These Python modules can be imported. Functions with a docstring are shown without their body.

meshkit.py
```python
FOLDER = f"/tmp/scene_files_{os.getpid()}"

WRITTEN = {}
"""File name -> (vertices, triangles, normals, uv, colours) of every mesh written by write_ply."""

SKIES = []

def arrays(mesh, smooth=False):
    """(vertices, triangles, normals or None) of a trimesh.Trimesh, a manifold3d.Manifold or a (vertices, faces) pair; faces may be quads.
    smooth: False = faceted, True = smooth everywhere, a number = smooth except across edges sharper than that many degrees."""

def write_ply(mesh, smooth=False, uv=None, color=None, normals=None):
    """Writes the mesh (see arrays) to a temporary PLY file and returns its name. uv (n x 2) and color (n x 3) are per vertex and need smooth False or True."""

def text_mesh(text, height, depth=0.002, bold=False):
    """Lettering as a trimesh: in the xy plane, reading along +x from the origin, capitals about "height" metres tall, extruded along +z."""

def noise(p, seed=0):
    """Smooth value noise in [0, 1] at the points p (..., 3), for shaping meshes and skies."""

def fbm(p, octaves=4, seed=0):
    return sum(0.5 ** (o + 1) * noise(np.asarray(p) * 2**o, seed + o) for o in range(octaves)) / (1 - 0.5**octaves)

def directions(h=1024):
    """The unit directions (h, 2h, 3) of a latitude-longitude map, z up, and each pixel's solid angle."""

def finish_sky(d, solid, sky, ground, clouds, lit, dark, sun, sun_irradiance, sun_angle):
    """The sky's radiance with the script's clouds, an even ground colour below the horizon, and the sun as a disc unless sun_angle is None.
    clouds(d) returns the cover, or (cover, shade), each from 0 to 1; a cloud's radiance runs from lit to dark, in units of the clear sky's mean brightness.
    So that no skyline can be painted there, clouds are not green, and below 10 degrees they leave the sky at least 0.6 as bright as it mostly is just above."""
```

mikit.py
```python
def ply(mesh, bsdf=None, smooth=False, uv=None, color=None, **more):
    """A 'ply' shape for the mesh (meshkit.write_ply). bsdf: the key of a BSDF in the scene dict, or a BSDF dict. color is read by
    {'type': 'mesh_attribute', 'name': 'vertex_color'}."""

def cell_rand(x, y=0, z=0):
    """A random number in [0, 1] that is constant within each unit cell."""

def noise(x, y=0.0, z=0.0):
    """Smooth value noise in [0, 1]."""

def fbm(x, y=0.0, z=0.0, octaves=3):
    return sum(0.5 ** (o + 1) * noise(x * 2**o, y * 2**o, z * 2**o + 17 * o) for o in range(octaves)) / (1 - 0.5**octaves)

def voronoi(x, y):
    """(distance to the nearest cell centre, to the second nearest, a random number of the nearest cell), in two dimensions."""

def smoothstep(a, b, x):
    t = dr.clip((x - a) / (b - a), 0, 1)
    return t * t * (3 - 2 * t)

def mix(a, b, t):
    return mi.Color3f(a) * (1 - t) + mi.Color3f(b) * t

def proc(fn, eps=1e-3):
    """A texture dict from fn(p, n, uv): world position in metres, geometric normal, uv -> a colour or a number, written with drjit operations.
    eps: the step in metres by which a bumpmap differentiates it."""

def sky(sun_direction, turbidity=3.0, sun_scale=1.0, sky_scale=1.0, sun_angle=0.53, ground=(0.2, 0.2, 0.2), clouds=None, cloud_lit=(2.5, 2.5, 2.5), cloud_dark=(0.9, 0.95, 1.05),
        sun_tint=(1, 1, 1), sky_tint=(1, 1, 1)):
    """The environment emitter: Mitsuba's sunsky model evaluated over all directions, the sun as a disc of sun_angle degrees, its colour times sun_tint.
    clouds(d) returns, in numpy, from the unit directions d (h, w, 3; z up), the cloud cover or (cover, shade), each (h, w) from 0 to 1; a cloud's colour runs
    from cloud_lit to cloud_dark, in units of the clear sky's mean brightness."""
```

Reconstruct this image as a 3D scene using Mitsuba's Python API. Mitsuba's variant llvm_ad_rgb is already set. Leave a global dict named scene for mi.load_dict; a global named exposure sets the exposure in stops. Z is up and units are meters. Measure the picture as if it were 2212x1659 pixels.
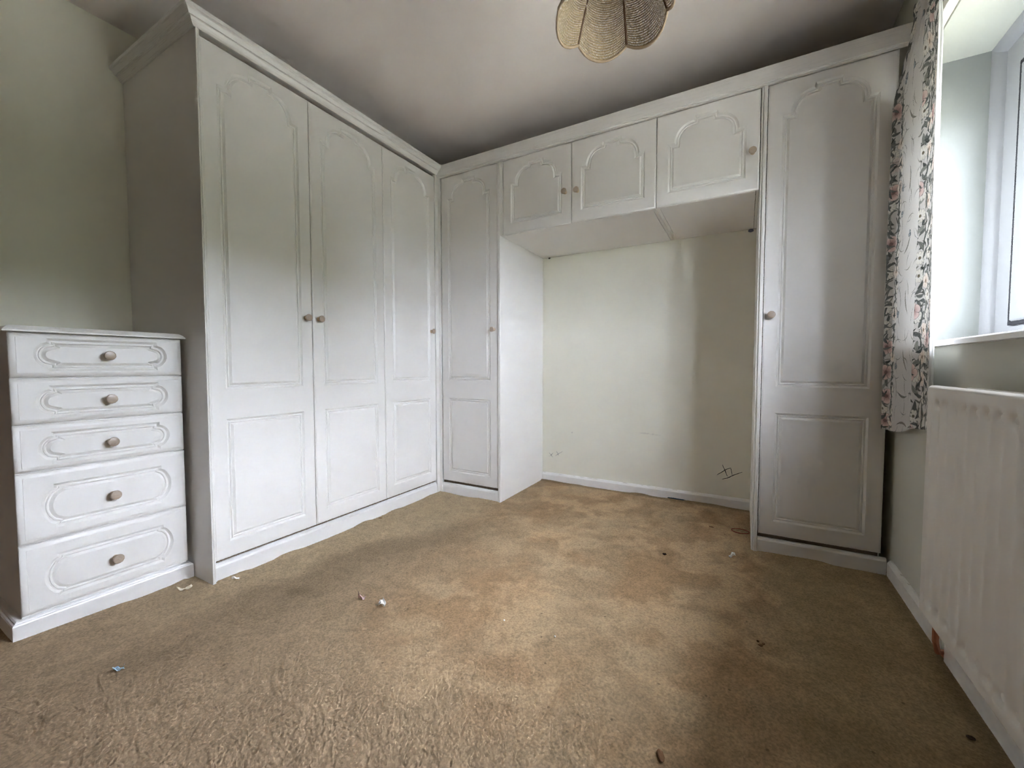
import math, random
import numpy as np
import trimesh
import shapely.geometry as sg
import drjit as dr
import mitsuba as mi
import mikit, meshkit
from mikit import noise, fbm, voronoi, cell_rand, smoothstep, mix, proc

T = mi.ScalarTransform4f
scene, labels = {}, {}

# ------------------------------------------------------------------ camera, sky, exposure
CAM = np.array([1.8372, -2.2401, 0.87])
FW = np.array([-0.49097056, 0.87011311, -0.04302412])
UP = np.array([-0.02049814, 0.03783449, 0.99907376])
scene['camera'] = {'type': 'perspective', 'fov': 102.041, 'fov_axis': 'x', 'near_clip': 0.02, 'far_clip': 200.0,
                   'to_world': T().look_at(origin=CAM.tolist(), target=(CAM + FW).tolist(), up=UP.tolist())}


def overcast(d):
    n = meshkit.fbm(d * 2.5, 3, seed=4)
    return np.ones(d.shape[:2]), np.clip(1.3 - 1.2 * d[..., 2] + 0.5 * (n - 0.5), 0, 1)


scene['sky'] = mikit.sky([0.5, 0.3, 0.8], turbidity=4.0, sun_scale=0.0, sky_scale=30.0, ground=(0.16, 0.17, 0.13), clouds=overcast,
                         cloud_lit=(1.86, 1.98, 2.25), cloud_dark=(1.42, 1.53, 1.78))
exposure = 3.56

# ------------------------------------------------------------------ dimensions (metres)
XL, XR = -0.654, 2.38          # left wall, window wall
YB, YF = 0.627, -2.85          # back wall, wall behind the camera
ZC = 2.39                      # ceiling
WY0, WY1, WZ0, WZ1 = -1.76, -0.10, 0.932, 1.977    # window opening
XO = 2.72                      # outside of the window wall


# ------------------------------------------------------------------ materials
def C(*c):
    return {'type': 'rgb', 'value': list(c)}


def mat(key, color, rough=0.5, spec=0.5, bump=None, scale=1.0, **kw):
    b = {'type': 'principled', 'base_color': proc(color) if callable(color) else C(*color), 'roughness': rough, 'specular': spec, **kw}
    if bump:
        b = {'type': 'bumpmap', 'arbitrary': proc(bump[0], eps=bump[1]), 'scale': scale, 'bsdf': b}
    scene[key] = {'type': 'twosided', 'bsdf': b}
    return key


FOIL = (0.69, 0.675, 0.645)


def foil_bump(p, n, uv):
    return fbm(p.x * 350, p.y * 350, p.z * 90, octaves=2) * 0.00012


mat('mat_foil', FOIL, 0.38, 0.5)


def trim_grain(p, n, uv):
    g = fbm((p.x + p.y) * 14, (p.x - p.y) * 9, p.z * 420, octaves=3)
    return mix((0.69, 0.68, 0.655), (0.62, 0.61, 0.58), smoothstep(0.50, 0.78, g))


mat('mat_trim', trim_grain, 0.42, 0.5)
mat('mat_dark_gap', (0.05, 0.045, 0.04), 0.8, 0.2)
mat('mat_shade_inside', (0.13, 0.10, 0.075), 0.7, 0.3)  # board darkened to deepen the shade in gaps and above the units


def wall_color(p, n, uv):
    k = fbm(p.x * 1.7 + 3, p.y * 1.7, p.z * 1.7, octaves=3)
    c = mix((0.68, 0.665, 0.565), (0.725, 0.71, 0.61), k)
    # smudges on the alcove wall
    def smudge(x, z, rx, rz):
        q = noise(p.x * 130, p.z * 130, 1.0)
        return smoothstep(1.0, 0.4, dr.sqrt(dr.square((p.x - x) / rx) + dr.square((p.z - z) / rz)) + 0.8 * (q - 0.5))
    back = smoothstep(0.5, 0.6, p.y)
    s = (smudge(0.729, 0.381, 0.008, 0.006) * 0.6 + smudge(1.257, 0.415, 0.06, 0.006) * 0.25 + smudge(1.32, 0.41, 0.05, 0.004) * 0.2) * back
    return mix(c, (0.3, 0.29, 0.25), s)


def wall_bump(p, n, uv):
    return fbm(p.x * 90, p.y * 90, p.z * 90, octaves=3) * 0.0006


mat('mat_wall_shaded', lambda p, n, uv: wall_color(p, n, uv) * mi.Color3f(0.66, 0.67, 0.68), 0.75, 0.25, (wall_bump, 1e-3))  # same wall colour multiplied down, standing in for shade on the window wall
mat('mat_wall_dark', (0.07, 0.055, 0.045), 0.6, 0.3)  # for the unseen wall behind the camera, darkened to cut bounced light
mat('mat_wall', wall_color, 0.8, 0.15, (wall_bump, 1e-3))


def relief_paper(p, n, uv):
    # embossed wallpaper: tangled swirling ridges
    a, b = p.x * 58 + p.y * 58, p.z * 58
    wx = fbm(a * 0.7, b * 0.7, 3.0, octaves=2) * 5
    r = noise(a + wx, b - wx, 7.0)
    r2 = noise(a * 2.1 - wx, b * 2.1 + wx, 2.0)
    ridge = smoothstep(0.10, 0.0, dr.abs(r - 0.5)) + 0.7 * smoothstep(0.09, 0.0, dr.abs(r2 - 0.5))
    return ridge * 0.0009


mat('mat_relief', (0.30, 0.315, 0.295), 0.5, 0.4, (relief_paper, 1e-3))  # white paper, tone lowered to offset the strong daylight in the recess
mat('mat_ceiling', (0.78, 0.73, 0.69), 0.8, 0.2)
mat('mat_gloss', (0.77, 0.765, 0.75), 0.35, 0.5)


def skirt_color(p, n, uv):
    k = fbm(p.x * 30, p.y * 30, p.z * 60, octaves=3)
    c = mix((0.70, 0.69, 0.66), (0.78, 0.77, 0.74), k)
    chip = smoothstep(0.66, 0.74, noise(p.x * 55 + p.y * 40, p.z * 170, 3.0)) * smoothstep(0.05, 0.064, p.z)
    return mix(c, (0.36, 0.33, 0.27), chip * 0.5)


mat('mat_skirt', skirt_color, 0.4, 0.5)
mat('mat_sill', (0.76, 0.76, 0.745), 0.4, 0.5)
mat('mat_upvc', (0.32, 0.325, 0.335), 0.25, 0.5)  # white plastic greyed so it keeps detail in full daylight
mat('mat_gasket', (0.03, 0.03, 0.035), 0.6, 0.3)
mat('mat_radiator', (0.56, 0.54, 0.50), 0.4, 0.5)
mat('mat_knob', lambda p, n, uv: mix((0.40, 0.325, 0.255), (0.31, 0.24, 0.18), fbm(p.x * 220, p.y * 220, p.z * 220, octaves=2)), 0.33, 0.5, clearcoat=0.4, clearcoat_gloss=0.8)
mat('mat_brass', (0.46, 0.36, 0.24), 0.3, 0.5, metallic=0.9)
mat('mat_pen', (0.02, 0.02, 0.02), 0.7, 0.2)
mat('mat_cream_wood', (0.72, 0.69, 0.62), 0.5, 0.4)
mat('mat_copper', (0.45, 0.18, 0.09), 0.45, 0.5, metallic=0.6)
scene['mat_glass'] = {'type': 'thindielectric', 'int_ior': 1.5}


def pale_ground_color(p, n, uv):
    return mix((0.41, 0.395, 0.33), (0.49, 0.47, 0.40), fbm(p.x * 3, p.y * 3, 0.0, octaves=3))


mat('mat_pale_ground', pale_ground_color, 0.9, 0.1)  # pale as concrete, not grass, to throw light on the ceiling
mat('mat_hedge', lambda p, n, uv: mix((0.06, 0.075, 0.045), (0.11, 0.13, 0.085), noise(p.x * 12, p.y * 12, p.z * 12)), 0.9, 0.1)


def gauss(p, x, y, rx, ry, a=0.0):
    ca, sa = math.cos(a), math.sin(a)
    u, v = (p.x - x) * ca + (p.y - y) * sa, -(p.x - x) * sa + (p.y - y) * ca
    return dr.exp(-(dr.square(u / rx) + dr.square(v / ry)))


def carpet_color(p, n, uv):
    w1 = fbm(p.x * 5 + 11, p.y * 5, 0.0, octaves=3) - 0.5
    w2 = fbm(p.x * 5, p.y * 5 + 31, 0.0, octaves=3) - 0.5
    x, y = p.x + 0.14 * w1, p.y + 0.14 * w2
    clean = mi.Color3f(0.45, 0.365, 0.27)
    worn = mi.Color3f(0.385, 0.30, 0.225)
    sandy = mi.Color3f(0.57, 0.425, 0.295)
    rust = mi.Color3f(0.43, 0.295, 0.195)
    # unworn strip along the left wardrobes and in front of the narrow one
    edge = 0.17 + 0.30 * smoothstep(-1.1, -0.3, p.y)
    d = smoothstep(edge - 0.06, edge + 0.07, x + 0.05 * w2)
    corner = gauss(p, 0.42, -0.12, 0.30, 0.22)
    d = d * (1 - 0.85 * corner)
    c = clean * (1 - d) + worn * d
    c = c * (1 - 0.22 * d * dr.exp(-dr.square((x - edge - 0.13) / 0.16)))
    # the middle of the room: blotches of sand and rust
    mid = smoothstep(0.40, 1.05, x + 0.25 * smoothstep(-0.9, 0.2, y)) * smoothstep(-1.75, -1.1, y + 0.25 * w1)
    blot = smoothstep(0.37, 0.65, fbm(p.x * 9 + 5 + 1.2 * w1, p.y * 9 + 1.2 * w2, 2.0, octaves=5))
    blot2 = smoothstep(0.40, 0.68, fbm(p.x * 6, p.y * 6 + 9, 5.0, octaves=3))
    m = sandy * blot + rust * (1 - blot)
    m = m * (1 - 0.45 * blot2) + clean * 0.45 * blot2
    c = c * (1 - mid) + m * mid
    # far right: shade past the window light, put into the carpet colour
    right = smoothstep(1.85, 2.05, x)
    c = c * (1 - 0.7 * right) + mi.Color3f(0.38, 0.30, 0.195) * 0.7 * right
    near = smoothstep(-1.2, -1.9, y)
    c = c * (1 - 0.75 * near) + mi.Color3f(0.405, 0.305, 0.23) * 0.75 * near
    # old stains
    st = 0.55 * gauss(p, 0.36, -1.27, 0.07, 0.035, 0.3) + 0.4 * gauss(p, 0.30, -1.72, 0.16, 0.05, 0.8) + 0.35 * gauss(p, 0.52, -0.46, 0.16, 0.07, 0.5)
    st = st + 0.4 * gauss(p, 2.02, -1.05, 0.13, 0.07, 0.2) + 0.35 * gauss(p, 1.95, 0.35, 0.10, 0.25) + 0.25 * gauss(p, 1.45, 0.25, 0.25, 0.08) + 0.3 * gauss(p, 0.75, 0.0, 0.12, 0.10)
    c = c * (1 - 0.45 * st)
    # darker along the skirtings
    c = c * (1 - 0.35 * smoothstep(0.05, 0.0, dr.abs(p.y - 0.60)) - 0.3 * smoothstep(0.05, 0.0, dr.abs(p.x - 2.35)))
    # pile: tufts leaning this way and that
    g = noise(p.x * 210, p.y * 210, 1.0) * 0.6 + noise(p.x * 480, p.y * 480, 4.0) * 0.4
    brush = fbm(p.x * 26 + 4 * w1, p.y * 26 + 4 * w2, 9.0, octaves=3)
    c = c * (0.53 + 0.66 * g + 0.30 * brush)
    crumbs = smoothstep(0.045, 0.02, voronoi(p.x * 9, p.y * 9)[0]) * smoothstep(0.80, 0.84, voronoi(p.x * 9, p.y * 9)[2])
    return mix(c * mi.Color3f(0.64, 0.605, 0.505), (0.08, 0.05, 0.035), crumbs * 0.6)


def carpet_bump(p, n, uv):
    return (noise(p.x * 230, p.y * 230, 2.0) + 0.8 * noise(p.x * 110, p.y * 110, 5.0) + 1.2 * fbm(p.x * 30, p.y * 30, 8.0, octaves=2)) * 0.0042


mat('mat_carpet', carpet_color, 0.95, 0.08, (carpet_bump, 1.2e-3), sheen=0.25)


# ------------------------------------------------------------------ mesh helpers
def put(key, mesh, m, smooth=False, label=None, category=None, group=None, kind=None, **kw):
    k, i = key, 0
    while k in scene:
        i += 1
        k = f'{key}_{i:03d}'
    scene[k] = mikit.ply(mesh, m, smooth=smooth, **kw)
    note(k, label, category, group, kind)
    return k


def note(k, label=None, category=None, group=None, kind=None):
    e = {a: b for a, b in (('label', label), ('category', category), ('group', group), ('kind', kind)) if b}
    if e:
        labels[k] = e


def cat(*ms):
    return trimesh.util.concatenate([m if isinstance(m, trimesh.Trimesh) else trimesh.Trimesh(*m, process=False) for m in ms])


def box(x0, x1, y0, y1, z0, z1, b=0.0):
    """A box with edges chamfered by b."""
    if b <= 0:
        m = trimesh.creation.box((x1 - x0, y1 - y0, z1 - z0))
        m.apply_translation(((x0 + x1) / 2, (y0 + y1) / 2, (z0 + z1) / 2))
        return m
    pts = []
    for sx in (0, 1):
        for sy in (0, 1):
            for sz in (0, 1):
                c = np.array([(x0, x1)[sx], (y0, y1)[sy], (z0, z1)[sz]])
                s = np.array([1 - 2 * sx, 1 - 2 * sy, 1 - 2 * sz]) * b
                for k in range(3):
                    q = c + s
                    q[k] = c[k]
                    pts.append(q)
    return trimesh.convex.convex_hull(np.array(pts))


def frame_map(kind):
    """Maps local (u right, v up, n out) to the world: the left run faces +x, the back run faces -y."""
    if kind == 'left':
        return lambda P, u0, v0, n0: np.stack([P[:, 2] + n0, P[:, 0] + u0, P[:, 1] + v0], 1)
    return lambda P, u0, v0, n0: np.stack([P[:, 0] + u0, -(P[:, 2] + n0), P[:, 1] + v0], 1)


def extrude_path(profile, axis, a, b, closed=True):
    """A profile of 2-D points swept straight. axis 'y': profile is (x, z); 'x': (y, z); 'z': (x, y)."""
    pr = np.asarray(profile, float)
    if sg.Polygon(pr).exterior.is_ccw is False:
        pr = pr[::-1]
    m = trimesh.creation.extrude_polygon(sg.Polygon(pr), b - a, engine='earcut')
    v = m.vertices.copy()
    if axis == 'z':
        m.vertices = v + [0, 0, a]
    elif axis == 'y':
        m.vertices = np.stack([v[:, 0], a + v[:, 2], v[:, 1]], 1)
    else:
        m.vertices = np.stack([a + v[:, 2], v[:, 0], v[:, 1]], 1)
    m.fix_normals()
    return m


def lathe(profile, sections=28):
    """Profile (r, z) revolved about z."""
    return trimesh.creation.revolve(np.asarray(profile, float), sections=sections)


def tube(points, r, sides=8):
    p = np.asarray(points, float)
    t = np.gradient(p, axis=0)
    t /= np.linalg.norm(t, axis=1, keepdims=True) + 1e-12
    a = np.cross(t, np.where(np.abs(t[:, 2:]) < 0.9, [0, 0, 1.0], [1.0, 0, 0]))
    a /= np.linalg.norm(a, axis=1, keepdims=True)
    b = np.cross(t, a)
    ang = np.arange(sides) * 2 * np.pi / sides
    rr = np.broadcast_to(r, (len(p),))
    v = p[:, None] + rr[:, None, None] * (np.cos(ang)[None, :, None] * a[:, None] + np.sin(ang)[None, :, None] * b[:, None])
    i, j = np.meshgrid(np.arange(len(p) - 1), np.arange(sides), indexing='ij')
    q = np.stack([i * sides + j, i * sides + (j + 1) % sides, (i + 1) * sides + (j + 1) % sides, (i + 1) * sides + j], -1).reshape(-1, 4)
    f = np.vstack([q[:, [0, 1, 2]], q[:, [0, 2, 3]]])
    n0 = len(p) * sides
    caps = [[n0, (k + 1) % sides, k] for k in range(sides)] + [[n0 + 1, (len(p) - 1) * sides + k, (len(p) - 1) * sides + (k + 1) % sides] for k in range(sides)]
    return trimesh.Trimesh(np.vstack([v.reshape(-1, 3), p[:1], p[-1:]]), np.vstack([f, caps]), process=False)


def grid_faces(nu, nv):
    i, j = np.meshgrid(np.arange(nu - 1), np.arange(nv - 1), indexing='ij')
    q = np.stack([i * nv + j, (i + 1) * nv + j, (i + 1) * nv + j + 1, i * nv + j + 1], -1).reshape(-1, 4)
    return np.vstack([q[:, [0, 1, 2]], q[:, [0, 2, 3]]])


# ------------------------------------------------------------------ routed door and drawer fronts
GROOVE = [(0.0, 0.0), (0.0075, -0.0060), (0.0105, -0.0060), (0.0125, -0.0030), (0.0155, -0.0030), (0.0185, -0.0062), (0.0275, -0.0008)]


def arch_outline(cx, w, zb, zs):
    """Cathedral panel: straight sides to shoulders at zs, stepped in, quarter arcs, a raised flat crown between two spikes."""
    s, c = w - 0.029, 0.050 * w / 0.17
    pts = [(-w, zb), (w, zb), (w, zs), (s, zs)]
    h0, h1, top = zs - 0.004, zs + 0.090, zs + 0.108
    for a in np.linspace(0.0, 0.5 * np.pi, 19)[1:-1]:
        e = 0.94
        pts.append((c + (s - c) * math.cos(a) ** e, h0 + (h1 - h0) * math.sin(a) ** e))
    pts += [(c + 0.004, h1), (c, top)]
    right = pts[2:]
    left = [(-x, z) for x, z in right[::-1]]
    return sg.Polygon([(x + cx, z) for x, z in [pts[0], pts[1]] + right + left])


def drawer_outline(cx, cy, a, h):
    """Long panel whose ends bulge out between four small spikes."""
    bulge, hs = 0.027, h - 0.012
    R = (hs * hs + bulge * bulge) / (2 * bulge)
    r = [(a, -h), (a - 0.001, -hs)]
    for t in np.linspace(-1, 1, 25)[1:-1]:
        z = t * hs
        r.append((a + 0.003 + math.sqrt(R * R - z * z) - (R - bulge), z))
    r += [(a - 0.001, hs), (a, h)]
    left = [(-x, z) for x, z in r[::-1]]
    return sg.Polygon([(x + cx, z + cy) for x, z in r + left])


def clean(p):
    """Outline vertices, counter-clockwise, without repeats."""
    p = sg.polygon.orient(p) if isinstance(p, sg.Polygon) else p
    q = np.array(p.exterior.coords)[:-1]
    return q[np.linalg.norm(q - np.roll(q, 1, 0), axis=1) > 1e-9]


def inset(q, d):
    """The outline moved inwards by d, vertex for vertex (mitred)."""
    e = np.roll(q, -1, 0) - q
    e /= np.linalg.norm(e, axis=1, keepdims=True)
    n = np.column_stack([-e[:, 1], e[:, 0]])
    m = np.roll(n, 1, 0)
    return q + d * (n + m) / np.maximum(1 + (n * m).sum(1, keepdims=True), 0.15)


def strip(q0, q1, z0, z1):
    """The band between an outline and its inset."""
    n = len(q0)
    i = np.arange(n)
    j = (i + 1) % n
    v = np.vstack([np.column_stack([q0, np.full(n, z0)]), np.column_stack([q1, np.full(n, z1)])])
    return v, np.vstack([np.stack([i, j, j + n], 1), np.stack([i, j + n, i + n], 1)])


def orient(v, f):
    f = np.asarray(f)
    a = v[f[:, 1], :2] - v[f[:, 0], :2]
    b = v[f[:, 2], :2] - v[f[:, 0], :2]
    flip = (a[:, 0] * b[:, 1] - a[:, 1] * b[:, 0]) < 0
    f = f.copy()
    f[flip] = f[flip][:, ::-1]
    return v, f


def front(w, h, panels, t=0.018, edges=((0.0, -0.0040), (0.0030, -0.0016), (0.0065, -0.0005), (0.0078, 0.0))):
    """A door or drawer front in (u, v, n): eased edges and routed panels."""
    rect = np.array([(0, 0), (w, 0), (w, h), (0, h)], float)
    drop = -edges[0][1]
    parts = [strip(inset(rect, d0), inset(rect, d1), z0, z1) for (d0, z0), (d1, z1) in zip(edges[:-1], edges[1:])]
    r2 = inset(rect, edges[-1][0])
    face = sg.Polygon(r2)
    holes = []
    for poly in panels:
        q = clean(poly)
        cur, zc = q, 0.0
        for d, z in GROOVE[1:]:
            nxt = inset(q, d)
            parts.append(strip(cur, nxt, zc, z))
            cur, zc = nxt, z
        v, f = trimesh.creation.triangulate_polygon(sg.Polygon(cur), engine='earcut')
        parts.append(orient(np.column_stack([v, np.full(len(v), zc)]), f))
        holes.append(q)
    v, f = trimesh.creation.triangulate_polygon(sg.Polygon(face.exterior.coords, holes), engine='earcut')
    parts.append(orient(np.column_stack([v, np.zeros(len(v))]), f))
    c = [(0, 0), (w, 0), (w, h), (0, h)]
    v = np.array([(x, y, -drop) for x, y in c] + [(x, y, -t) for x, y in c], float)
    f = [[4, 6, 5], [4, 7, 6]]
    for k in range(4):
        j = (k + 1) % 4
        f += [[k, k + 4, j + 4], [k, j + 4, j]]
    parts.append((v, np.array(f)))
    m = cat(*parts)
    m.merge_vertices(digits_vertex=7)
    return m


def place(mesh, kind, u0, v0, n0=0.0):
    m = mesh.copy()
    m.vertices = frame_map(kind)(np.asarray(mesh.vertices), u0, v0, n0)
    return m


KNOB_STEM = lathe([(0, 0), (0.0105, 0), (0.0105, 0.002), (0.0078, 0.004), (0.0066, 0.010), (0.0072, 0.015), (0.0108, 0.0185), (0.0108, 0.020), (0, 0.020)], 24)
KNOB_HEAD = lathe([(0, 0.0185), (0.0105, 0.0185), (0.0150, 0.0205), (0.0164, 0.0235), (0.0162, 0.0262), (0.0146, 0.0282), (0.0095, 0.0292), (0.0, 0.0296)], 32)


def knob(parent, kind, u, v, n=0.0, s=1.0):
    a, b = KNOB_HEAD.copy(), KNOB_STEM.copy()
    a.apply_scale(s)
    b.apply_scale(s)
    # the head and its collar are one knob; the collar is what shows of the metal
    k = put(parent + '__knob', place(a, kind, u, v, n), 'mat_knob', 40)
    put(parent + '__knob_collar', place(b, kind, u, v, n), 'mat_brass', 40)
    return k


DZ0, DZ1 = 0.085, 2.130


def tall_door(parent, kind, u0, u1, knob_u, label=None):
    w, h = u1 - u0, DZ1 - DZ0
    m = w / 2
    hw = w / 2 - 0.055
    panels = [arch_outline(m, hw, 0.775 - DZ0, 1.982 - DZ0), sg.box(m - hw, 0.150 - DZ0, m + hw, 0.655 - DZ0)]
    k = put(parent + '__door', place(front(w, h, panels), kind, u0, DZ0), 'mat_foil', 28, label)
    knob(k, kind, knob_u, 1.102)
    return k


def short_door(parent, u0, u1, knob_u, knob_z):
    z0, z1 = 1.680, DZ1
    w = u1 - u0
    k = put(parent + '__door', place(front(w, z1 - z0, [arch_outline(w / 2, w / 2 - 0.055, 1.740 - z0, 1.979 - z0)]), 'back', u0, z0), 'mat_foil', 28)
    knob(k, 'back', knob_u, knob_z)
    return k


# ------------------------------------------------------------------ the room
rng = np.random.default_rng(7)


def floor_mesh():
    xs, ys = np.linspace(XL - 0.05, XR + 0.02, 210), np.linspace(YF - 0.02, YB + 0.02, 240)
    X, Y = np.meshgrid(xs, ys, indexing='ij')
    P = np.stack([X, Y, 0 * X], -1)
    z = (meshkit.fbm(P * 2.2, 3, seed=3) - 0.5) * 0.006 + (meshkit.fbm(P * 14, 2, seed=8) - 0.5) * 0.003
    lap = np.zeros_like(z)
    nz = np.clip((meshkit.noise(np.stack([X * 9, Y * 9, 0 * X], -1), seed=5) - 0.35) * 2.2, 0, 1)

    def ridge(d, ok):
        return np.exp(-(np.clip(d, 0, None) / 0.02) ** 2) * ok

    lap = np.maximum(lap, ridge(X - 0.0, (Y > -1.40)))
    lap = np.maximum(lap, ridge(-Y, (X < 0.48) | (X > 1.90)))
    lap = np.maximum(lap, ridge(X + 0.14, (Y < -1.45) & (Y > -1.92)))
    lap = np.maximum(lap, ridge(0.612 - Y, X > 0.4))
    z = z - 0.002 + lap * nz * 0.008
    v = np.stack([X, Y, z], -1).reshape(-1, 3)
    return v, grid_faces(len(xs), len(ys))


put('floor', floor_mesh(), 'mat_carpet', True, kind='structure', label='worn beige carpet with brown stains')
put('ceiling', box(XL - 0.2, XO, YF - 0.2, YB + 0.2, ZC, ZC + 0.15), 'mat_ceiling', kind='structure', label='plain white ceiling')
put('wall_left', box(XL - 0.2, XL, YF - 0.2, YB + 0.2, -0.05, ZC + 0.02), 'mat_wall', kind='structure', label='pale sage wall beside the tall wardrobe')
put('wall_back', box(XL, XO, YB, YB + 0.2, -0.05, ZC + 0.02), 'mat_wall', kind='structure', label='pale sage wall at the back of the alcove')
put('wall_front', box(XL, XO, YF - 0.2, YF, -0.05, ZC + 0.02), 'mat_wall_dark', kind='structure')
wall_poly = sg.Polygon([(YF, -0.05), (YB, -0.05), (YB, ZC + 0.02), (YF, ZC + 0.02)], [[(WY0, WZ0), (WY1, WZ0), (WY1, WZ1), (WY0, WZ1)]])
wr = trimesh.creation.extrude_polygon(wall_poly, XO - XR, engine='earcut')
wr.vertices = np.stack([XR + wr.vertices[:, 2], wr.vertices[:, 0], wr.vertices[:, 1]], 1)
put('wall_right', wr, 'mat_wall_shaded', kind='structure', label='wall under and around the window')
# papered and painted reveals of the window recess
put('wall_right__reveal', box(XR + 0.001, 2.59, WY1 - 0.003, WY1, 0.95, WZ1 - 0.003), 'mat_relief', label='window reveal in white embossed wallpaper, its tone lowered against the daylight')
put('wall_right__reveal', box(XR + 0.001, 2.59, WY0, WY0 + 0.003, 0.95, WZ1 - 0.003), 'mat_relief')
mat('mat_soffit_lit', (0.50, 0.51, 0.45), 0.6, 0.3)  # lighter, greener than the reveal: bounced daylight put into the paint
put('wall_right__soffit', box(XR + 0.001, 2.59, WY0, WY1, WZ1 - 0.003, WZ1), 'mat_soffit_lit')

# window: frame, trim, gasket, sashes, panes
FX0, FX1 = 2.595, 2.665


def bar_frame(y0, y1, z0, z1, t, x0, x1, b=0.006):
    return cat(box(x0, x1, y0, y0 + t, z0, z1, b), box(x0, x1, y1 - t, y1, z0, z1, b), box(x0, x1, y0, y1, z0, z0 + t, b), box(x0, x1, y0, y1, z1 - t, z1, b))


fy0, fy1, fz0, fz1 = WY0 + 0.003, WY1 - 0.003, 0.952, WZ1 - 0.003
win = cat(box(FX0, FX1, fy0, fy0 + 0.115, fz0, fz1, 0.006), box(FX0, FX1, fy1 - 0.115, fy1, fz0, fz1, 0.006), box(FX0, FX1, fy0, fy1, fz0, fz0 + 0.052, 0.006), box(FX0, FX1, fy0, fy1, fz1 - 0.115, fz1, 0.006))
put('window_1__frame', win, 'mat_upvc', label='white window frame, its tone lowered against the daylight')
labels['window_1__frame']['kind'] = 'structure'
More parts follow.
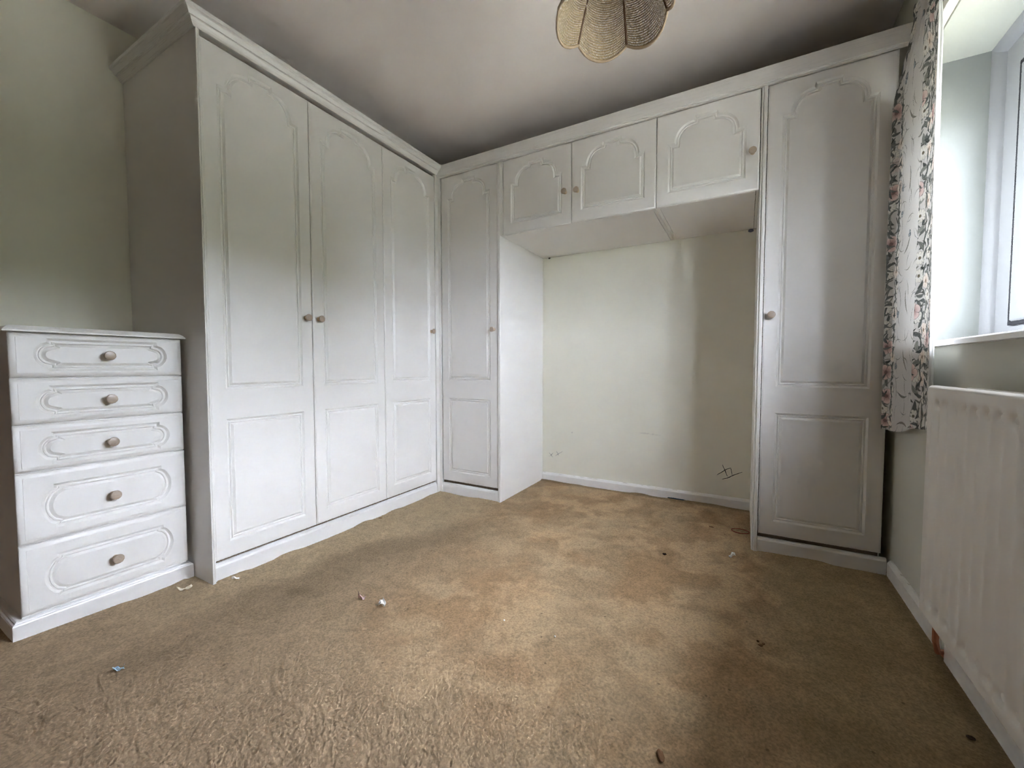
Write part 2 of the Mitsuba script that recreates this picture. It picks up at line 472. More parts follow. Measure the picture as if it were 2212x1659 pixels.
# quadrant trim between frame and reveal
quad = [(0, 0)] + [(0.030 * math.cos(a), 0.030 * math.sin(a)) for a in np.linspace(0, math.pi / 2, 7)]
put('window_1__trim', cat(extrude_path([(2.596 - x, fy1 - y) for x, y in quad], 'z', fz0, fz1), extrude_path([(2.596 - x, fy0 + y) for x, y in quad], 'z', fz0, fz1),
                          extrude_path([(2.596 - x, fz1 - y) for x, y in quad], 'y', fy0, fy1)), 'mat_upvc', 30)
third = (fy1 - fy0 - 0.230) / 3
for i in range(3):
    a = fy0 + 0.115 + third * i
    b = a + third
    put('window_1__gasket', bar_frame(a - 0.001, b + 0.001, fz0 + 0.052, fz1 - 0.114, 0.012, FX0 - 0.0015, FX1 - 0.01, 0.001), 'mat_gasket')
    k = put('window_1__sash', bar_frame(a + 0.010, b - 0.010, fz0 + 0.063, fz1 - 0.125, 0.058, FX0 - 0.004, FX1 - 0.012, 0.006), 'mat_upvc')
    ax, bx, cz, dz = a + 0.062, b - 0.062, fz0 + 0.115, fz1 - 0.177
    put(k + '__pane', (np.array([[2.63, ax, cz], [2.63, bx, cz], [2.63, bx, dz], [2.63, ax, dz]]), np.array([[0, 1, 2, 3]])), 'mat_glass')

# window board
sill = extrude_path([(2.362, 0.933), (2.362, 0.946), (2.366, 0.9505), (2.66, 0.9515), (2.66, 0.932), (2.366, 0.932)], 'y', WY0 - 0.02, WY1 - 0.001)
put('window_1__sill', sill, 'mat_sill', 30, label='painted window board with chipped front edge')

# skirtings
sk = [(0.0, -0.03), (0.0, 0.050), (0.004, 0.056), (0.010, 0.0645), (0.015, 0.0655), (0.015, -0.03)]
put('baseboard_back', extrude_path([(YB - 0.015 + a, z - 0.004) for a, z in sk], 'x', 0.493, 1.874), 'mat_skirt', 25, kind='structure', label='white skirting at the back of the alcove')
put('baseboard_right', extrude_path([(2.365 + a, z) for a, z in sk], 'y', -0.508, -0.002), 'mat_skirt', 25, kind='structure', label='white skirting left of the pipe gap under the radiator')
put('baseboard_right', extrude_path([(2.365 + a, z) for a, z in sk], 'y', YF, -0.575), 'mat_skirt', 25, kind='structure', label='white skirting running on under the radiator')
put('baseboard_left', extrude_path([(XL + 0.015 - a, z) for a, z in sk], 'y', -1.995, -1.93), 'mat_skirt', 25, kind='structure')

mat('mat_added_door', lambda p, n, uv: mix((0.13, 0.07, 0.04), (0.20, 0.11, 0.06), fbm(p.y * 60, p.z * 5, 1.0, octaves=3)), 0.5, 0.4)
dm = front(0.762, 1.981, [sg.box(0.11, 0.16, 0.35, 0.85), sg.box(0.41, 0.16, 0.65, 0.85), sg.box(0.11, 1.0, 0.35, 1.85), sg.box(0.41, 1.0, 0.65, 1.85)], t=0.034)
put('door_1', place(dm, 'left', -2.765, 0.006, XL + 0.036), 'mat_added_door', 28, kind='structure', label='brown panelled door added out of view to soak up bounced light')  # added out of view; its dark wood cuts bounce beside the chest

# pen marks on the alcove wall
from types import SimpleNamespace


def stroke(pts, wd=0.0022):
    """A pen line on the back wall through (x, z) points, tapering at the ends."""
    p = np.array(pts, float)
    t = np.linspace(0, 1, 14)
    s = np.linspace(0, 1, len(p))
    q = np.column_stack([np.interp(t, s, p[:, 0]), np.interp(t, s, p[:, 1])])
    d = np.gradient(q, axis=0)
    d /= np.linalg.norm(d, axis=1, keepdims=True)
    nrm = np.column_stack([-d[:, 1], d[:, 0]]) * (wd / 2 * (0.45 + 0.55 * np.sin(np.pi * np.clip(t * 0.9 + 0.08, 0, 1))))[:, None]
    poly = sg.Polygon(np.vstack([q + nrm, (q - nrm)[::-1]])).buffer(0)
    if poly.geom_type != 'Polygon':
        poly = max(poly.geoms, key=lambda g: g.area)
    return extrude_back(poly)


def extrude_back(poly):
    m = trimesh.creation.extrude_polygon(poly, 0.0006, engine='earcut')
    v = m.vertices
    m.vertices = np.stack([v[:, 0], YB - v[:, 2], v[:, 1]], 1)
    m.fix_normals()
    return m


put('wall_back__pen_mark', cat(stroke([(0.543, 0.212), (0.560, 0.195), (0.573, 0.180)]), stroke([(0.541, 0.183), (0.555, 0.190), (0.570, 0.205), (0.579, 0.214)])), 'mat_pen', label='small pencil cross, left of the pair')
put('wall_back__pen_mark', cat(stroke([(0.604, 0.226), (0.617, 0.212), (0.624, 0.198)]), stroke([(0.592, 0.192), (0.606, 0.200), (0.626, 0.214), (0.656, 0.232)])), 'mat_pen', label='small pencil cross with a long tail, right of the pair')
put('wall_back__pen_mark', cat(stroke([(1.722, 0.256), (1.737, 0.222), (1.751, 0.186)], 0.0040), stroke([(1.692, 0.189), (1.715, 0.206), (1.745, 0.231), (1.769, 0.242)], 0.0040),
                               stroke([(1.767, 0.242), (1.772, 0.226), (1.777, 0.195)], 0.0034), stroke([(1.722, 0.166), (1.750, 0.176), (1.786, 0.200), (1.830, 0.223)], 0.0042)), 'mat_pen', label='black marker scribble of crossed strokes')

# ------------------------------------------------------------------ left run of wardrobes (faces +x)
Y0 = -1.420
wa = 'wardrobe'
put(wa + '__side_panel', box(XL + 0.001, -0.001, Y0, Y0 + 0.016, 0.0, 2.150), 'mat_foil')
stile = [(-0.001, Y0), (0.006, Y0), (0.0085, Y0 + 0.0012), (0.0085, Y0 + 0.0035), (0.0045, Y0 + 0.0050), (0.0045, Y0 + 0.0062), (0.0075, Y0 + 0.0080), (0.0075, Y0 + 0.0120), (0.004, Y0 + 0.0135), (-0.001, Y0 + 0.0140)]
put(wa + '__end_moulding', extrude_path(stile, 'z', 0.0, 2.147), 'mat_foil', 20)
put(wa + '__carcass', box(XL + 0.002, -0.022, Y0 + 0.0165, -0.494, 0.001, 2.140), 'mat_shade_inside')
tall_door(wa, 'left', -1.4050, -0.9545, -0.988)
tall_door(wa, 'left', -0.9515, -0.4935, -0.920)
note(wa, 'double white wardrobe with two arched-panel doors, nearest the chest of drawers', 'wardrobe')
wb = 'wardrobe_001'
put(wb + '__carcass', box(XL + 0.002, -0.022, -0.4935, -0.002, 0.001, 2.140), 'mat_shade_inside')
tall_door(wb, 'left', -0.4905, -0.0385, -0.084)
put(wb + '__corner_post', cat(box(-0.02, 0.0015, -0.0345, -0.004, 0.0, 2.147, 0.0015), box(-0.02, 0.0195, -0.0035, 0.02, 0.0, 2.147, 0.0015)), 'mat_foil')
note(wb, 'single white arched-panel wardrobe at the inner corner, on the left-hand run', 'wardrobe')
# plinth of the left run
pl = [(-0.020, -0.02), (0.0, -0.02), (0.0, 0.0575), (-0.0035, 0.0635), (-0.0035, 0.066), (-0.010, 0.0715), (-0.020, 0.0715)]
put('plinth', extrude_path(pl, 'y', Y0 + 0.0145, -0.036), 'mat_gloss', 20, label='white plinth under the three doors of the left-hand wardrobes', category='plinth')
# cornice of the left run with a return to the wall
CP = [(0.000, 2.148), (0.0045, 2.1485), (0.0105, 2.1530), (0.0145, 2.1600), (0.0200, 2.1690), (0.0235, 2.1710), (0.0280, 2.1712), (0.0310, 2.1760), (0.0345, 2.1830), (0.0400, 2.1875), (0.0440, 2.1890), (0.0455, 2.1900), (0.0455, 2.2040), (0.0430, 2.2060), (-0.012, 2.2060), (-0.012, 2.148)]


def cornice():
    n = len(CP)
    rows = []
    for c, z in CP:
        rows.append([(c, -0.0215, z), (c, Y0 - c, z), (XL + 0.001, Y0 - c, z)])
    v = np.array(rows)                                 # n, 3, 3
    V = v.reshape(-1, 3)
    f = []
    for i in range(n):
        j = (i + 1) % n
        for k in range(2):
            f += [[i * 3 + k, i * 3 + k + 1, j * 3 + k + 1], [i * 3 + k, j * 3 + k + 1, j * 3 + k]]
    m = trimesh.Trimesh(V, f, process=False)
    ends = trimesh.creation.triangulate_polygon(sg.Polygon(CP), engine='earcut')[1]
    m2 = trimesh.Trimesh(V, np.vstack([f, ends * 3, (ends * 3 + 2)[:, ::-1]]), process=False)
    m2.fix_normals()
    return m2


put('cornice', cornice(), 'mat_trim', 25, label='moulded white cornice along the top of the left-hand wardrobes', category='cornice')

# ------------------------------------------------------------------ back run (faces -y)
wc = 'wardrobe_002'
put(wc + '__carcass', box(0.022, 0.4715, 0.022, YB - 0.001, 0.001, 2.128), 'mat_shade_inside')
tall_door(wc, 'back', 0.0245, 0.4690, 0.4415)
post = lambda x0, x1, z1: extrude_path([(x0, -0.012), (x0 + 0.003, -0.0155), (x1 - 0.003, -0.0155), (x1, -0.012), (x1, 0.03), (x0, 0.03)], 'z', 0.0, z1)
put(wc + '__side_panel', cat(box(0.4725, 0.4905, 0.0, YB - 0.002, 0.0, 2.128), extrude_path([(0.4725, 0.004), (0.4725, -0.002), (0.475, -0.0045), (0.488, -0.0045), (0.4905, -0.002), (0.4905, 0.004)], 'z', 0.0, 2.128)), 'mat_foil')
note(wc, 'narrow white wardrobe with one arched-panel door, left of the alcove', 'wardrobe')
pb = [(0.020, -0.02), (0.0005, -0.02), (0.0005, 0.053), (0.0040, 0.0585), (0.0040, 0.0605), (0.010, 0.0655), (0.020, 0.0655)]
put('plinth', extrude_path(pb, 'x', 0.0205, 0.4715), 'mat_gloss', 20, label='short white plinth under the narrow wardrobe left of the alcove', category='plinth')
# overhead cabinets across the alcove
oa = 'overhead_cabinet'
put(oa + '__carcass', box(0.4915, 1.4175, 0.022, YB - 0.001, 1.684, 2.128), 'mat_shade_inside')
put(oa + '__base_panel', box(0.4930, 1.3990, 0.012, YB - 0.004, 1.6785, 1.6838), 'mat_foil')
put(oa + '__end_panel', box(1.4010, 1.4172, 0.012, YB - 0.004, 1.6785, 1.6838), 'mat_foil')
short_door(oa, 0.5095, 0.9565, 0.9215, 1.857)
short_door(oa, 0.9595, 1.4165, 0.9945, 1.850)
put(oa + '__filler', box(0.4915, 0.5075, -0.0015, 0.018, 1.680, 2.128, 0.001), 'mat_foil')
note(oa, 'double white overhead cabinet with two arched-panel doors bridging the alcove', 'cabinet')
ob = 'overhead_cabinet_001'
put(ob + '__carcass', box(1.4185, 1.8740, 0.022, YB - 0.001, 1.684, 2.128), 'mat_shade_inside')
put(ob + '__end_panel', box(1.4188, 1.4345, 0.012, YB - 0.004, 1.6785, 1.6838), 'mat_foil')
put(ob + '__base_panel', box(1.4365, 1.8590, 0.012, YB - 0.004, 1.6785, 1.6838), 'mat_foil')
put(ob + '__end_panel', box(1.8610, 1.8735, 0.012, YB - 0.004, 1.6785, 1.6838), 'mat_foil')
short_door(ob, 1.4195, 1.8720, 1.8440, 1.850)
note(ob, 'single white overhead cabinet beside the tall right-hand wardrobe', 'cabinet')
# tall right-hand wardrobe
wd = 'wardrobe_003'
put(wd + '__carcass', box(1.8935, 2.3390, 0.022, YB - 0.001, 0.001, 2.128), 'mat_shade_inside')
put(wd + '__side_panel', box(1.8750, 1.8925, 0.012, YB - 0.002, 0.0, 2.128), 'mat_foil')
put(wd + '__edge_moulding', extrude_path([(1.8750, 0.012), (1.8750, -0.001), (1.8775, -0.0035), (1.8805, -0.0035), (1.8825, -0.0015), (1.8840, -0.0085), (1.8865, -0.0115), (1.8960, -0.0115), (1.8990, -0.0085), (1.8990, 0.012)], 'z', 0.0, 2.128), 'mat_foil', 25)
tall_door(wd, 'back', 1.9020, 2.3445, 1.9325)
put(wd + '__side_panel', box(2.3395, 2.3425, 0.020, YB - 0.002, 0.0, 2.128), 'mat_foil')
note(wd, 'tall white wardrobe with one arched-panel door, beside the window wall', 'wardrobe')
put('plinth', extrude_path(pb, 'x', 1.9000, 2.3640), 'mat_gloss', 20, label='white plinth under the tall wardrobe beside the window wall', category='plinth')
put('fascia', cat(box(0.0005, XR - 0.001, -0.0205, 0.0005, 2.1355, 2.2065, 0.002), box(0.0005, XR - 0.001, -0.0180, 0.0005, 2.1300, 2.1365, 0.0015)), 'mat_trim', label='plain white fascia board above the back wardrobes and overhead cabinets', category='fascia')

# ------------------------------------------------------------------ chest of drawers
ch = 'chest_of_drawers'
BULL = ((0.0, -0.0130), (0.0008, -0.0098), (0.0027, -0.0066), (0.0056, -0.0038), (0.0090, -0.0018), (0.0125, -0.0007), (0.0140, -0.0006), (0.0148, 0.0))
CX, CA, CB = -0.142, -1.888, -1.4370
put(ch + '__carcass', cat(box(XL + 0.012, CX - 0.0185, CA + 0.002, CB - 0.002, 0.004, 0.980), ), 'mat_foil')
zs = [0.0695, 0.3000, 0.5305, 0.6835, 0.8325, 0.9785]
kz = [0.177, 0.410, 0.602, 0.755, 0.908]
for i in range(5):
    z0, z1 = zs[i] + 0.0018, zs[i + 1] - 0.0020
    w, h = CB - CA, z1 - z0
    hh = 0.0535 if i > 1 else (0.0735 if i == 0 else 0.0735)
    cz = kz[i] - z0
    k = put(ch + '__drawer', place(front(w, h, [drawer_outline(w / 2, cz, 0.145, hh)], edges=BULL), 'left', CA, z0, CX), 'mat_foil', 28)
    knob(k, 'left', -1.6610, kz[i], CX, 1.0)
# top with ovolo edge and overhang
TP = [(0.0, 0.9795), (0.0165, 0.9795), (0.0185, 0.9815), (0.0180, 0.9850), (0.0125, 0.9915), (0.0040, 0.9985), (0.0, 1.0000)]


def slab_with_edge(x0, x1, y0, y1, profile, left=True, right=True):
    """A slab: rectangle [x0, x1] x [y0, y1], profiled outward at the front (x1), and at the y ends."""
    rows = []
    for c, z in profile:
        rows.append([(x0, y0 - c, z), (x1 + c, y0 - c, z), (x1 + c, y1 + c, z), (x0, y1 + c, z)])
    V = np.array(rows).reshape(-1, 3)
    n, f = len(profile), []
    for i in range(n - 1):
        for k in range(4):
            a, b = i * 4 + k, i * 4 + (k + 1) % 4
            f += [[a, b, b + 4], [a, b + 4, a + 4]]
    f += [[0, 2, 1], [0, 3, 2], [4 * n - 4, 4 * n - 3, 4 * n - 2], [4 * n - 4, 4 * n - 2, 4 * n - 1]]
    m = trimesh.Trimesh(V, f, process=False)
    m.fix_normals()
    return m


put(ch + '__top', slab_with_edge(XL + 0.004, CX - 0.014, CA + 0.006, CB - 0.006, TP), 'mat_foil', 20)
BP = [(0.0, -0.02), (0.0215, -0.02), (0.0215, 0.0520), (0.0195, 0.0560), (0.0155, 0.0575), (0.0145, 0.0610), (0.0105, 0.0640), (0.0, 0.0650)]
put(ch + '__plinth', slab_with_edge(XL + 0.016, CX - 0.020, CA - 0.001, CB - 0.0065, [(a, z) for a, z in BP]), 'mat_gloss', 20)
note(ch, 'white five-drawer chest with bulged-end panels and tan knobs, against the left wardrobe', 'chest of drawers')

# ------------------------------------------------------------------ radiator
ra = 'radiator'
RX, RY1, RY0, RZ0, RZ1 = 2.265, -0.716, -1.966, 0.197, 0.818


def radiator_panel():
    ny, nz = 501, 90
    ys = np.linspace(RY1, RY0, ny)
    zs_ = np.concatenate([np.linspace(RZ0, RZ0 + 0.075, 26)[:-1], np.linspace(RZ0 + 0.075, RZ1 - 0.075, nz - 51), np.linspace(RZ1 - 0.075, RZ1, 27)[1:]])
    Y, Z = np.meshgrid(ys, zs_, indexing='ij')
    ph = ((RY1 - Y) - 0.037) / 0.05
    ridge = 0.5 + 0.5 * np.cos(2 * np.pi * ph)
    ridge = ridge ** 1.3
    s = lambda a, b, x: np.clip((x - a) / (b - a), 0, 1) ** 2 * (3 - 2 * np.clip((x - a) / (b - a), 0, 1))
    env = s(RZ0 + 0.034, RZ0 + 0.050, Z) * (1 - s(RZ1 - 0.054, RZ1 - 0.038, Z)) * s(0.008, 0.03, RY1 - Y) * s(0.008, 0.03, Y - RY0)
    # channels pressed back between flat bands, with a rounded outer edge
    dim = (1 - ridge) ** 1.5 * (np.exp(-((Z - 0.772) / 0.011) ** 2) + np.exp(-((Z - 0.242) / 0.011) ** 2)) * s(0.008, 0.03, RY1 - Y) * s(0.008, 0.03, Y - RY0)
    X = RX + 0.0034 * (1 - ridge) * env + 0.0008 * env + 0.0085 * dim
    e = np.minimum(np.minimum(RY1 - Y, Y - RY0), np.minimum(RZ1 - Z, Z - RZ0))
    X = X + 0.008 * np.clip(1 - e / 0.008, 0, 1) ** 2
    v = np.stack([X, Y, Z], -1).reshape(-1, 3)
    m = trimesh.Trimesh(v, grid_faces(ny, len(zs_)), process=False)
    return m


put(ra + '__front_panel', cat(radiator_panel(), box(RX + 0.008, RX + 0.020, RY0, RY1, RZ0, RZ1, 0.003)), 'mat_radiator', 45)
put(ra + '__rear_panel', box(RX + 0.070, RX + 0.084, RY0 + 0.005, RY1 - 0.005, RZ0, RZ1 - 0.004, 0.004), 'mat_radiator')
fins = []
for i in range(60):
    y = RY1 - 0.03 - i * 0.0202
    fins.append(box(RX + 0.021, RX + 0.069, y - 0.0008, y + 0.0008, RZ0 + 0.03, RZ1 - 0.02))
put(ra + '__fins', cat(*fins), 'mat_radiator', kind='stuff')
put(ra + '__valve_tail', tube([(RX + 0.045, RY1 - 0.02, 0.225), (RX + 0.045, RY1 + 0.03, 0.225), (RX + 0.05, RY1 + 0.04, 0.215), (RX + 0.05, RY1 + 0.042, 0.10), (RX + 0.08, RY1 + 0.12, 0.03), (2.372, -0.552, 0.012), (2.373, -0.552, -0.01)], 0.0075), 'mat_copper', 40)
for by in (-0.93, -1.77):
    put(ra + '__bracket', box(RX + 0.0845, XR - 0.0005, by - 0.02, by + 0.02, 0.30, 0.74, 0.002), 'mat_radiator')
note(ra, 'cream panel radiator with pressed vertical channels below the window', 'radiator')

# ------------------------------------------------------------------ curtain
def soft(a, b, x):
    return smoothstep(a, b, x)


def floral(p, n, uv):
    """Printed cotton: dense columns of leaves and flowers on off-white, with loose stems between."""
    u, v = uv.x, uv.y
    col = mi.Color3f(0.57, 0.555, 0.53)
    weave = 0.97 + 0.06 * noise(u * 900, v * 900, 1.0)
    wob = 0.02 * (noise(u * 9, v * 9, 3.0) - 0.5)
    # dense columns 0.40 m apart across the fabric
    t = (u + 0.5 * wob) / 0.40 + 0.325
    band = dr.abs(t - dr.floor(t) - 0.5) * 2          # 0 in the middle of a column, 1 between
    dense = 1 - smoothstep(0.40, 0.50, band)

    def cell(s, ox, oy, seed):
        x, y = u / s + ox, v / s + oy
        i, j = dr.floor(x), dr.floor(y)
        r1, r2, r3 = cell_rand(i, j, seed), cell_rand(i, j, seed + 1), cell_rand(i, j, seed + 2)
        lx, ly = (x - i - 0.5 - 0.16 * (r1 - 0.5)) * s, (y - j - 0.5 - 0.16 * (r2 - 0.5)) * s
        a = r3 * 6.2832
        c_, s_ = dr.cos(a), dr.sin(a)
        return lx * c_ + ly * s_, -lx * s_ + ly * c_, r1, r2, r3

    def leaf(col, s, ox, oy, seed, L, W, c0, c1, keep, mask):
        x, y, r1, r2, r3 = cell(s, ox, oy, seed)
        y = y + 0.25 * x * x / L
        half = W * (1 - dr.square(x / L)) * (0.8 + 0.2 * x / L)
        on = soft(0.0006, -0.0004, dr.abs(y) - half) * soft(keep, keep - 0.02, r1) * mask
        vein = dr.maximum(soft(0.0011, 0.0004, dr.abs(y)), soft(0.75, 0.95, dr.sin((x + dr.abs(y) * 0.9) * 1500) * 0.5 + 0.5) * 0.5)
        edge = soft(-0.0018, -0.0004, dr.abs(y) - half)
        k = mix(c0, c1, r2)
        k = k * (1 - 0.55 * dr.maximum(edge, vein * 0.8))
        return col * (1 - on) + k * on

    def flower(col, s, ox, oy, seed, R, petals, c0, c1, core, keep, mask, deep=0.35):
        x, y, r1, r2, r3 = cell(s, ox, oy, seed)
        r = dr.sqrt(x * x + y * y) + 1e-6
        th = dr.atan2(y, x)
        lobe = dr.abs(dr.cos(th * petals / 2))
        edge = R * (1 - deep + deep * dr.sqrt(lobe))
        on = soft(0.0007, -0.0003, r - edge) * soft(keep, keep - 0.02, r1) * mask
        k = mix(c0, c1, smoothstep(0.15, 0.95, r / edge))
        line = dr.maximum(soft(0.0016, 0.0004, dr.abs(r - edge)), soft(0.16, 0.05, lobe) * soft(R * 0.1, R * 0.3, r))
        k = k * (1 - 0.7 * line)
        ctr = soft(R * 0.26, R * 0.20, r)
        k = k * (1 - ctr) + mi.Color3f(core) * ctr
        return col * (1 - on) + k * on

    def stem(col, s, ox, oy, seed, L, k2, wd, c0, keep, mask):
        x, y, r1, r2, r3 = cell(s, ox, oy, seed)
        d = dr.abs(y - k2 * (x * x - L * L * 0.4)) - wd * (1.05 - dr.abs(x) / L)
        on = soft(0.0005, -0.0003, d) * soft(L, L * 0.97, dr.abs(x)) * soft(keep, keep - 0.02, r1) * mask
        return col * (1 - on) + mi.Color3f(c0) * on

    one = mi.Float(1.0)
    G0, G1 = (0.09, 0.10, 0.095), (0.22, 0.235, 0.215)
    col = stem(col, 0.085, 0.3, 0.1, 11, 0.040, 9.0, 0.0022, (0.27, 0.265, 0.235), 0.75, one)
    col = stem(col, 0.070, 0.7, 0.6, 15, 0.033, -13.0, 0.0015, (0.20, 0.20, 0.19), 0.7, one)
    col = leaf(col, 0.110, 0.15, 0.55, 19, 0.048, 0.0052, (0.26, 0.26, 0.22), (0.33, 0.31, 0.27), 0.6, one)
    col = flower(col, 0.095, 0.55, 0.35, 23, 0.014, 3.0, (0.36, 0.40, 0.42), (0.18, 0.20, 0.21), (0.08, 0.09, 0.10), 0.25, one, 0.7)
    col = leaf(col, 0.042, 0.2, 0.4, 27, 0.019, 0.0068, G0, G1, 0.95, dense)
    col = leaf(col, 0.048, 0.65, 0.15, 31, 0.022, 0.0080, (0.13, 0.14, 0.13), (0.34, 0.35, 0.31), 0.95, dense)
    col = leaf(col, 0.040, 0.4, 0.8, 35, 0.019, 0.0045, (0.06, 0.065, 0.06), (0.20, 0.20, 0.175), 0.95, dense)
    col = flower(col, 0.066, 0.1, 0.9, 39, 0.023, 11.0, (0.74, 0.72, 0.68), (0.66, 0.64, 0.58), (0.16, 0.14, 0.10), 0.55, dense, 0.30)
    col = flower(col, 0.100, 0.45, 0.05, 43, 0.031, 5.0, (0.42, 0.27, 0.25), (0.68, 0.56, 0.52), (0.22, 0.13, 0.12), 0.38, dense, 0.22)
    col = flower(col, 0.082, 0.85, 0.5, 47, 0.026, 5.0, (0.66, 0.58, 0.50), (0.72, 0.66, 0.60), (0.25, 0.18, 0.13), 0.5, dense, 0.25)
    col = leaf(col, 0.052, 0.9, 0.75, 51, 0.024, 0.0075, G0, (0.16, 0.175, 0.165), 0.7, dense)
    col = leaf(col, 0.044, 0.35, 0.25, 55, 0.020, 0.0050, (0.10, 0.11, 0.10), (0.24, 0.245, 0.22), 0.8, dense)
    return col * weave


scene['mat_floral'] = {'type': 'principledthin', 'base_color': proc(floral), 'roughness': 0.85, 'diff_trans': 0.48, 'spec_trans': 0.0, 'eta': 1.3}
scene['mat_lining'] = {'type': 'principledthin', 'base_color': C(0.66, 0.66, 0.64), 'roughness': 0.9, 'diff_trans': 0.85, 'spec_trans': 0.0, 'eta': 1.3}

CPATH = [(2.35, -0.012), (2.362, -0.028), (2.354, -0.03), (2.3387, -0.0247), (2.322, -0.0372), (2.3178, -0.0507), (2.3241, -0.0664), (2.3376, -0.081), (2.3371, -0.1071), (2.3345, -0.1644), (2.3361, -0.2479), (2.3366, -0.3209), (2.334, -0.3543), (2.3262, -0.372), (2.3288, -0.3814), (2.3366, -0.3991), (2.3345, -0.4356), (2.3262, -0.4878), (2.3204, -0.5138), (2.3189, -0.5295)]


def curtain_sheet(path, zt, zb, off=0.0, nz=70, lining=False):
    from scipy.interpolate import PchipInterpolator
    p = np.array(path)
    s = np.concatenate([[0], np.cumsum(np.linalg.norm(np.diff(p, axis=0), axis=1))])
    ss = np.linspace(0, s[-1], 150)
    q = np.column_stack([PchipInterpolator(s, p[:, 0])(ss), PchipInterpolator(s, p[:, 1])(ss)])
    zz = np.linspace(zb, zt, nz)
    V, UV = [], []
    for i, (a, b) in enumerate(q):
        hem = -0.042 + 0.070 * min(max((ss[i] - 0.13) / 0.46, 0), 1)
        for z0 in zz:
            z = z0 + hem * (zt - z0) / (zt - zb)
            t = min(max((z - 1.86) / 0.20, 0), 1)
            low = min(max((1.86 - z) / 1.2, 0), 1)
            y = -0.53 + (b + 0.53) * (1 - 0.52 * t * t * (3 - 2 * t))
            a2 = a + (min(a, 2.324 if not lining else 2.3315) - a) * min(1, 3 * t)
            x = a2 + off + 0.008 * t * math.cos(2 * math.pi * ss[i] / 0.062) - 0.006 * t
            x -= 0.012 * min(max((ss[i] / ss[-1] - 0.62) / 0.15, 0), 1) * max(z - 0.66, 0) / 1.4
            x += 0.0035 * low * math.sin(ss[i] * 23 + z * 2.1)
            y += 0.004 * low * math.sin(z * 5 + ss[i] * 9)
            z2 = z + (0.004 * math.sin(ss[i] * 20) if z0 == zz[0] else 0)
            V.append((x, y, z2))
            UV.append((ss[i] * 1.0, z))
    return np.array(V), grid_faces(len(q), nz), np.array(UV)


cv, cf, cuv = curtain_sheet(CPATH, 2.090, 0.655)
put('curtain__fabric', (cv, cf), 'mat_floral', True, uv=cuv)
lp = [(x + 0.0055, y) for x, y in CPATH[:-2]] + [(2.3267, -0.5117), (2.323, -0.53), (2.3256, -0.5336), (2.3298, -0.5295)]
lv, lf, luv = curtain_sheet(lp, 2.07, 0.682, lining=True)
put('curtain__lining', (lv, lf), 'mat_lining', True, label='white lining')
note('curtain', 'gathered cotton curtain printed with grey leaves and pink flowers, at the left of the window', 'curtain')
put('curtain_rail__batten', box(2.351, XR - 0.0005, -1.86, -0.13, 1.9790, 2.0095, 0.001), 'mat_cream_wood')
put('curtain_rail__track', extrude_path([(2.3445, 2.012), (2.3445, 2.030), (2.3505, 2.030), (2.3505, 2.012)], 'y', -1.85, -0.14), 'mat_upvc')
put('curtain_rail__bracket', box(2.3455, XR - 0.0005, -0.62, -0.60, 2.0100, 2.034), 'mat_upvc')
note('curtain_rail', 'cream wooden batten with the curtain track above the window', 'curtain rail')

# ------------------------------------------------------------------ ceiling lamp with a woven cane shade
LX, LY, LZ = 1.475, -0.990, 1.920
mat('mat_cane', lambda p, n, uv: mix((0.20, 0.145, 0.075), (0.36, 0.275, 0.15), fbm(p.x * 260, p.y * 260, p.z * 320, octaves=2)), 0.6, 0.3)
mat('mat_cane_dark', (0.10, 0.055, 0.035), 0.5, 0.4)
mat('mat_cane_rim', (0.36, 0.27, 0.18), 0.6, 0.3)
mat('mat_white_plastic', (0.75, 0.74, 0.70), 0.4, 0.5)
lamp = 'ceiling_lamp'


def shade_point(phi, u, v):
    r = 0.050 + 0.110 * v
    z = LZ + 0.195 * (1 - v ** 1.5)
    b = 1 - u * u
    r = r * (1 + 0.05 * b * min(1, 2 * v))
    z = z - 0.030 * b * v ** 2.5
    a = phi + math.radians(30) * u
    return np.array([LX + r * math.cos(a), LY + r * math.sin(a), z])


def shade_normal(phi, u, v):
    e = 1e-3
    n = np.cross(shade_point(phi, u + e, v) - shade_point(phi, u - e, v), shade_point(phi, u, v + e) - shade_point(phi, u, v - e))
    return n / np.linalg.norm(n)


def ribbon(pts, sides):
    """A flat strip: pts (n, 3) and half-width vectors (n, 3)."""
    p, w = np.array(pts), np.array(sides)
    v = np.stack([p - w, p + w], 1).reshape(-1, 3)
    f = []
    for i in range(len(p) - 1):
        a = 2 * i
        f += [[a, a + 1, a + 3], [a, a + 3, a + 2]]
    return v, np.array(f)


def cane_panel(phi):
    parts = []
    us, vs = np.linspace(-0.97, 0.97, 25), np.linspace(0.03, 0.985, 31)
    for k, v in enumerate(np.linspace(0.03, 0.985, 50)):
        pts, sd = [], []
        for i, u in enumerate(us):
            n = shade_normal(phi, u, v)
            pts.append(shade_point(phi, u, v) + n * 0.0005 * (1 if (i + k) % 2 else -1))
            d = shade_point(phi, u, min(v + 0.01, 1)) - shade_point(phi, u, v - 0.01)
            sd.append(d / np.linalg.norm(d) * (0.00145 + 0.0005 * rng.random()))
        parts.append(ribbon(pts, sd))
    for k, u in enumerate(np.linspace(-0.95, 0.95, 34)):
        pts, sd = [], []
        for i, v in enumerate(vs):
            n = shade_normal(phi, u, v)
            pts.append(shade_point(phi, u, v) - n * 0.0005 * (1 if (i + k) % 2 else -1))
            d = shade_point(phi, u + 0.01, v) - shade_point(phi, u - 0.01, v)
            sd.append(d / np.linalg.norm(d) * (0.0009 + 0.0005 * rng.random()) * (0.35 + 0.65 * v))
        parts.append(ribbon(pts, sd))
    return cat(*parts)


